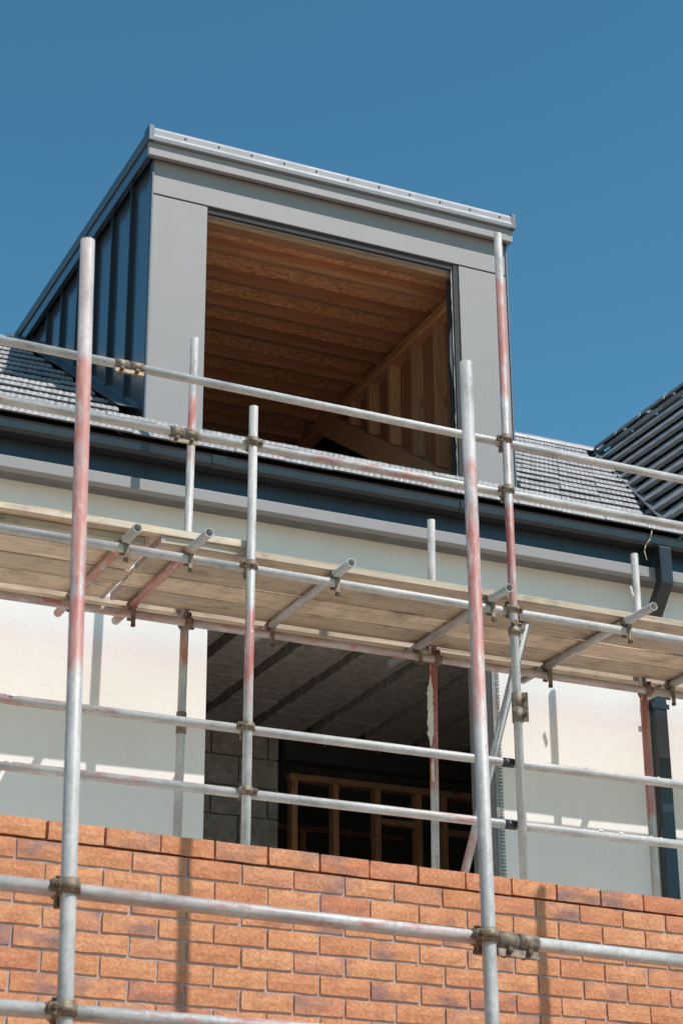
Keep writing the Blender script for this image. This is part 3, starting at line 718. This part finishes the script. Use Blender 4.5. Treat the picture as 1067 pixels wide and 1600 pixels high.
for (yl, yr_, lab, rd) in (((107, 1391), (757, 1466), 'scaffold ledger crossing the upper courses of the brick wall, joined by a sleeve coupler', (1.6, 2.9)),
                           ((98, 1581), (540, 1606), 'lowest scaffold ledger, crossing the brick wall below the long sleeved ledger', (2.2, 2.9))):
    zA = onY(yl[0], yl[1], n0.y + .05).z; pa = lz(n0f, n0t, zA) + off
    if yl[1] < 1400: zB_ = onY(yr_[0], yr_[1], n1.y + .05).z
    else: zB_ = zA + .012
    pb = lz(n1f, n1t, zB_) + off; d = (pb - pa).normalized()
    tl = tube('scaffold_ledger', pa - d * 1.3, pb + d * 2.6, lab, 'scaffold ledger', red=(1.35, 3.0) if yl[1] < 1400 else (1.5, 3.1), wear=.50, pink=1.0)
    coupler(tA, pa - off, EZ, pa, d, -1); coupler(tB, pb - off, EZ, pb, d, -1)
    pc = pb + d * ((n2.x - pb.x) / d.x)
    if yl[1] < 1400:
        sp = pb + d * .150; sleeve(tl, sp, d, Vector((0, -.25, -1)), .17)
# inner scaffold standards
zf = -.295
def standard(xt, yt, xb, yb, Y, label, **k):
    t = onY(xt, yt, Y); p = onY(xb, yb, Y); f = lean(t, p, zf + .008)
    o = tube('scaffold_standard', f, t, label, 'scaffold standard', **k); 
    q = MB(); q.box((f.x - .075, f.y - .075, zf + .001), (f.x + .075, f.y + .075, zf + .007)); q.cyl(f + Vector((0, 0, .0)), f + Vector((0, 0, .06)), .019, 10); q.build('base_plate', M['coupler'], o)
    return o, f, t
rz_ = lambda Y, x, a, b_: red_z(Y, zf, a, b_, x)
t3, f3, h3 = standard(396.7, 636, 383.9, 1309.7, YF, 'short-topped scaffold standard beside the end of the lapped plank', red=rz_(YF, 388, 945, 1120), wear=.40, pink=.2)
t4, f4, h4 = standard(777.2, 366, 818.6, 1366.4, YF, 'red and grey scaffold standard rising past the dormer to its roof edge', red=rz_(YF, 785, 445, 640), red2=rz_(YF, 797, 775, 955), wear=.34, pink=.5)
t4['red_from_b'], t4['red_to_b'] = rz_(YF, 797, 775, 955)
t5, f5, h5 = standard(304.7, 529, 277.3, 1301.2, YBK, 'wall-side scaffold standard reaching up in front of the dormer cladding', red=rz_(YBK, 300, 610, 730), red2=rz_(YBK, 285, 975, 1040), wear=.42, pink=.3)
t6, f6, h6 = standard(673.3, 813, 680.1, 1350.1, YBK, 'wall-side scaffold standard with a cream splash, crossing the dark opening', red=rz_(YBK, 677, 1010, 1250), wear=.25, pink=.3)
t7, f7, h7 = standard(990.1, 866, 1024.6, 1395.4, YBK, 'wall-side scaffold standard beside the dark downpipe', red=rz_(YBK, 1010, 1080, 1290), wear=.25, pink=.2)
for ya, yb, w0, dx in ((1166, 1056, .021, -5.5), (1222, 1186, .008, -2)):
    pa_, pb_ = onY(679 + dx, ya, YBK - .02), onY(678 + dx, yb, YBK - .02)
    smear(t6, pa_, (pb_ - pa_).normalized(), EX, -EY, (pb_ - pa_).length, w0)
pa_ = onY(989, 934, YBK - .02); smear(t7, pa_, (-.25, 0, 1), EX, -EY, .075, .013)
# rails and ledgers along the inner scaffold
def rail(name, yl, yr_, Y, label, x0=-1.2, x1=7.6, **k):
    a = onY(0, yl, Y); c = onY(1067, yr_, Y); d = (c - a).normalized()
    k0 = (x0 - a.x) / d.x; k1 = (x1 - a.x) / d.x
    o = tube(name, a + d * k0, a + d * k1, label, 'guard rail' if 'rail' in name else 'scaffold ledger', **k)
    return o, a, d
def at_x(a, d, x): return a + d * ((x - a.x) / d.x)
def zx(x0, x): return x - x0
G1, g1a, g1d = rail('guard_rail', 531, 749.8, YRL, 'topmost guard rail running across the dormer opening, with a sleeve coupler', pink=.15)
G2, g2a, g2d = rail('guard_rail', 624, 822.3, YRL, 'guard rail just above the gutter, red paint worn along its middle', red=(zx(-1.2, 2.0), zx(-1.2, 2.75)), red2=(.6, 1.55), wear=.46, pink=.5)
P1, p1a, p1d = rail('scaffold_ledger', 824.5, 1001, YRL, 'grey ledger under the outer edge of the plank platform', pink=.1)
P2, p2a, p2d = rail('scaffold_ledger', 929, 1087.4, YP2, 'red-brown ledger under the wall side of the plank platform', red=(0, 9), wear=.50, pink=.3)
R1, r1a, r1d = rail('guard_rail', 1091, 1226.7, YRL, 'upper of the two rails below the platform, above the pink-worn rail', red=(.2, 2.2), wear=.47, pink=.5)
R2, r2a, r2d = rail('guard_rail', 1195.5, 1320.3, YRL, 'lower of the two rails below the platform, just above the brick wall', red=(.2, 2.4), red2=(3.6, 4.6), wear=.50, pink=.6)
for st, ht, rs in ((t3, h3, ((g2a, g2d), (p1a, p1d), (r1a, r1d), (r2a, r2d))), (t4, h4, ((g1a, g1d), (g2a, g2d), (p1a, p1d)))):
    f = f3 if st is t3 else f4
    for (a, d) in rs:
        c = at_x(a, d, f.x); ps = lz(f, ht, c.z); c = at_x(a, d, ps.x)
        coupler(st, ps, EZ, c, d, -1 if random.random() < .8 else 1)
for st, f, ht in ((t5, f5, h5), (t6, f6, h6), (t7, f7, h7)):
    c = at_x(p2a, p2d, f.x); ps = lz(f, ht, c.z); c = at_x(p2a, p2d, ps.x); coupler(st, ps, EZ, c, p2d, 1)
sleeve(G1, at_x(g1a, g1d, onY(201, 575, YRL).x), g1d, (0, -.35, -1), .16)
sleeve(G2, at_x(g2a, g2d, onY(287, 680, YRL).x), g2d, (0, -.1, -1), .16)
sleeve(t4, lz(f4, h4, onY(808, 1106, YF).z), EZ, (.9, -.6, 0), .165)
q = MB(); pz = lz(f5, h5, onY(284, 1127, YBK).z); q.cyl(pz - EZ * .075, pz + EZ * .05, .0285, 16, ri=.0246); q.cyl(pz + Vector((.02, -.02, -.03)), pz + Vector((.062, -.03, -.03)), .006, 7); q.build('joint_sleeve', M['coupler'], t5)
for o, a, d in ((R1, r1a, r1d), (R2, r2a, r2d)):
    c = at_x(a, d, f4.x - .045); q = MB(); q.cyl(c - d * .035, c + d * .035, TR + .0015, 18, ri=TR - .001); q.build('black_tape', M['black'], o)
    splash(o, [(at_x(a, d, random.uniform(3.55, 4.6)) + Vector((0, random.uniform(-.012, .004), .021)), random.uniform(.006, .014)) for _ in range(14)])
    splash(o, [(at_x(a, d, .43 + random.uniform(-.04, .04)) + Vector((0, random.uniform(-.02, 0), .016)), random.uniform(.008, .016)) for _ in range(5)])
# putlogs carrying the boards
plabs = ['reddish putlog tube under the shorter plank run, near where it ends', 'red-worn putlog tube under the start of the second plank run', 'grey putlog tube clamped just past the end of the lapped plank',
         'putlog tube next to the tall standard that rises to the dormer roof edge', 'putlog tube poking out below the downpipe bend', 'putlog tube by the foot-end clutter of the platform past the downpipe']
pls = [(0.967, 1.961, 3.335), (1.317, 1.87, 3.325), (2.153, 1.956, 3.335), (3.099, 1.947, 3.385), (3.983, 1.876, 3.34), (4.87, 1.93, 3.33)]
plabs[5] = 'putlog tube beside the wall-side standard at the downpipe'
for i, (x, ya, yb) in enumerate(pls):
    zc = ZP - TR - .001
    o = tube('putlog', (x, ya, zc), (x + random.uniform(-.01, .012), yb, zc), plabs[i], 'putlog tube', red=(.2, 1.4) if i in (0, 1) else None, wear=.36 if i in (0, 1) else .5, pink=.4 if i != 1 else .9)
    for (a, d) in ((p1a, p1d), (p2a, p2d)):
        c = at_x(a, d, x); q = MB(); h = Vector((x, c.y, zc))
        q.cyl(h - EY * .020, h + EY * .020, .0298, 14, ri=.0244); q.box((x - .012, c.y - .036, c.z - .062), (x + .012, c.y - .026, zc)); q.box((x - .016, c.y + .024, c.z - .03), (x + .016, c.y + .033, zc))
        q.cyl((x, c.y - .03, c.z - .03), (x, c.y - .03, c.z - .085), .0075, 7)
        k = q.build('putlog_clip', M['coupler'], o, origin=h); bo = MB(); hexnut(bo, (x, c.y - .03, c.z - .066), (0, 0, -1), .014, .016); bo.build('bolt', M['bolt'], k, origin=h)
# transverse brace
bt = onY(822, 972, 2.185); bb = onY(727, 1358, 2.95); k = (zf + .03 - bt.z) / (bb.z - bt.z); bf = bt + (bb - bt) * k
L = (bt - bf).length
br = tube('brace', bf, bt, 'slanting brace tube from the platform down across the opening jamb', 'brace tube', red=(0.5, 1.45), wear=.38, pink=.3)
c1 = lz(f4, h4, onY(803, 987, YF).z); coupler(t4, c1, EZ, c1 + (bt - c1).normalized() * .07, (bt - bb), 1)

# boards
def board(x0, x1, y0, y1, z0, label, th=.038, bands=(True, True)):
    q = MB(); n = 14; vs = []; fs = []
    bow = random.uniform(-.004, .004); tw = [random.uniform(-.0015, .0015) for _ in range(8)]
    for i in range(n + 1):
        t = i / n; x = x0 + (x1 - x0) * t
        e0, e1 = random.uniform(-.0035, .003), random.uniform(-.003, .0035)
        dz = bow * math.sin(math.pi * t) * 0 + random.uniform(0, .0015)
        vs += [(x, y0 + e0, z0 + dz), (x, y1 + e1, z0 + dz + .0005), (x, y1 + e1 * .7, z0 + th + random.uniform(-.002, .001)), (x, y0 + e0 * .7, z0 + th + random.uniform(-.002, .001))]
    for i in range(n):
        for k in range(4): fs.append((4 * i + k, 4 * i + 4 + k, 4 * i + 4 + (k + 1) % 4, 4 * i + (k + 1) % 4))
    fs += [(0, 1, 2, 3), (4 * n + 3, 4 * n + 2, 4 * n + 1, 4 * n)]
    q.add(vs, fs); o = q.build('scaffold_board', M['board']); tag(o, label, 'plank')
    for k, xe in enumerate((x0, x1)):
        if bands[k]:
            s_ = -1 if k == 0 else 1; e = MB(); xa, xb = sorted((xe - s_ * .018, xe + s_ * .003))
            e.box((xa, y0 - .0055, z0 - .003), (xb, y0 - .0042, z0 + th + .0025)); e.box((xa, y1 + .0042, z0 - .003), (xb, y1 + .0055, z0 + th + .0025))
            e.box((xa, y0 - .0042, z0 + th + .001), (xb, y1 + .0042, z0 + th + .0025)); e.box((xa, y0 - .0042, z0 - .003), (xb, y1 + .0042, z0 - .0018)); e.box((xe + s_ * .0012, y0 - .004, z0 - .0015), (xe + s_ * .003, y1 + .004, z0 + th + .0008))
            e.build('end_band', M['band'], o)
    return o
edges = [2.150, 2.382, 2.614, 2.846, 3.082]
wl_ = ['outermost plank', 'second plank from the outer edge', 'third plank from the outer edge', 'innermost plank beside the wall-side standards']
for i in range(4):
    g_ = .018
    a, c = edges[i] + g_ / 2, edges[i + 1] - g_ / 2; zj = [0, .003, .001, .004][i]
    if i == 0: board(-2.3, 1.11, a + .055, c, ZP, 'weathered plank under the lapped plank, outermost of its run')
    else: board(-2.3, 1.125 + .012 * i + random.uniform(-.01, .01), a, c, ZP + zj, 'weathered ' + wl_[i] + ', in the run ending at the reddish putlog', bands=(True, i == 3))
    board(1.165 + .010 * i + random.uniform(-.008, .012), 7.4 + random.uniform(-.05, .05), a, c, ZP + zj, 'weathered ' + wl_[i] + ', in the run past the downpipe', bands=(i in (0, 3), True))
board(-2.2, 1.655, 2.138, 2.352, ZP + .041, 'weathered plank lapped on top of the platform, ending at the short-topped standard')
board(-2.1, 1.62, 3.132, 3.300, ZP, 'wall-side plank behind the standards, ending where the opening begins')
board(1.64, 7.4, 3.132, 3.300, ZP, 'wall-side plank behind the standards, spanning the opening and the downpipe')
# string hanging from the gutter
pts = [(1018, 829), (1015, 842), (1008, 852), (1006, 861), (1010, 875)]
q = MB()
P = [onY(x, y, GY0 - .02) for x, y in pts]
for i in range(len(P) - 1): q.cyl(P[i], P[i + 1], .0035, 6)
tag(q.build('string', M['string']), 'frayed straw-coloured string hanging from the gutter', 'string')
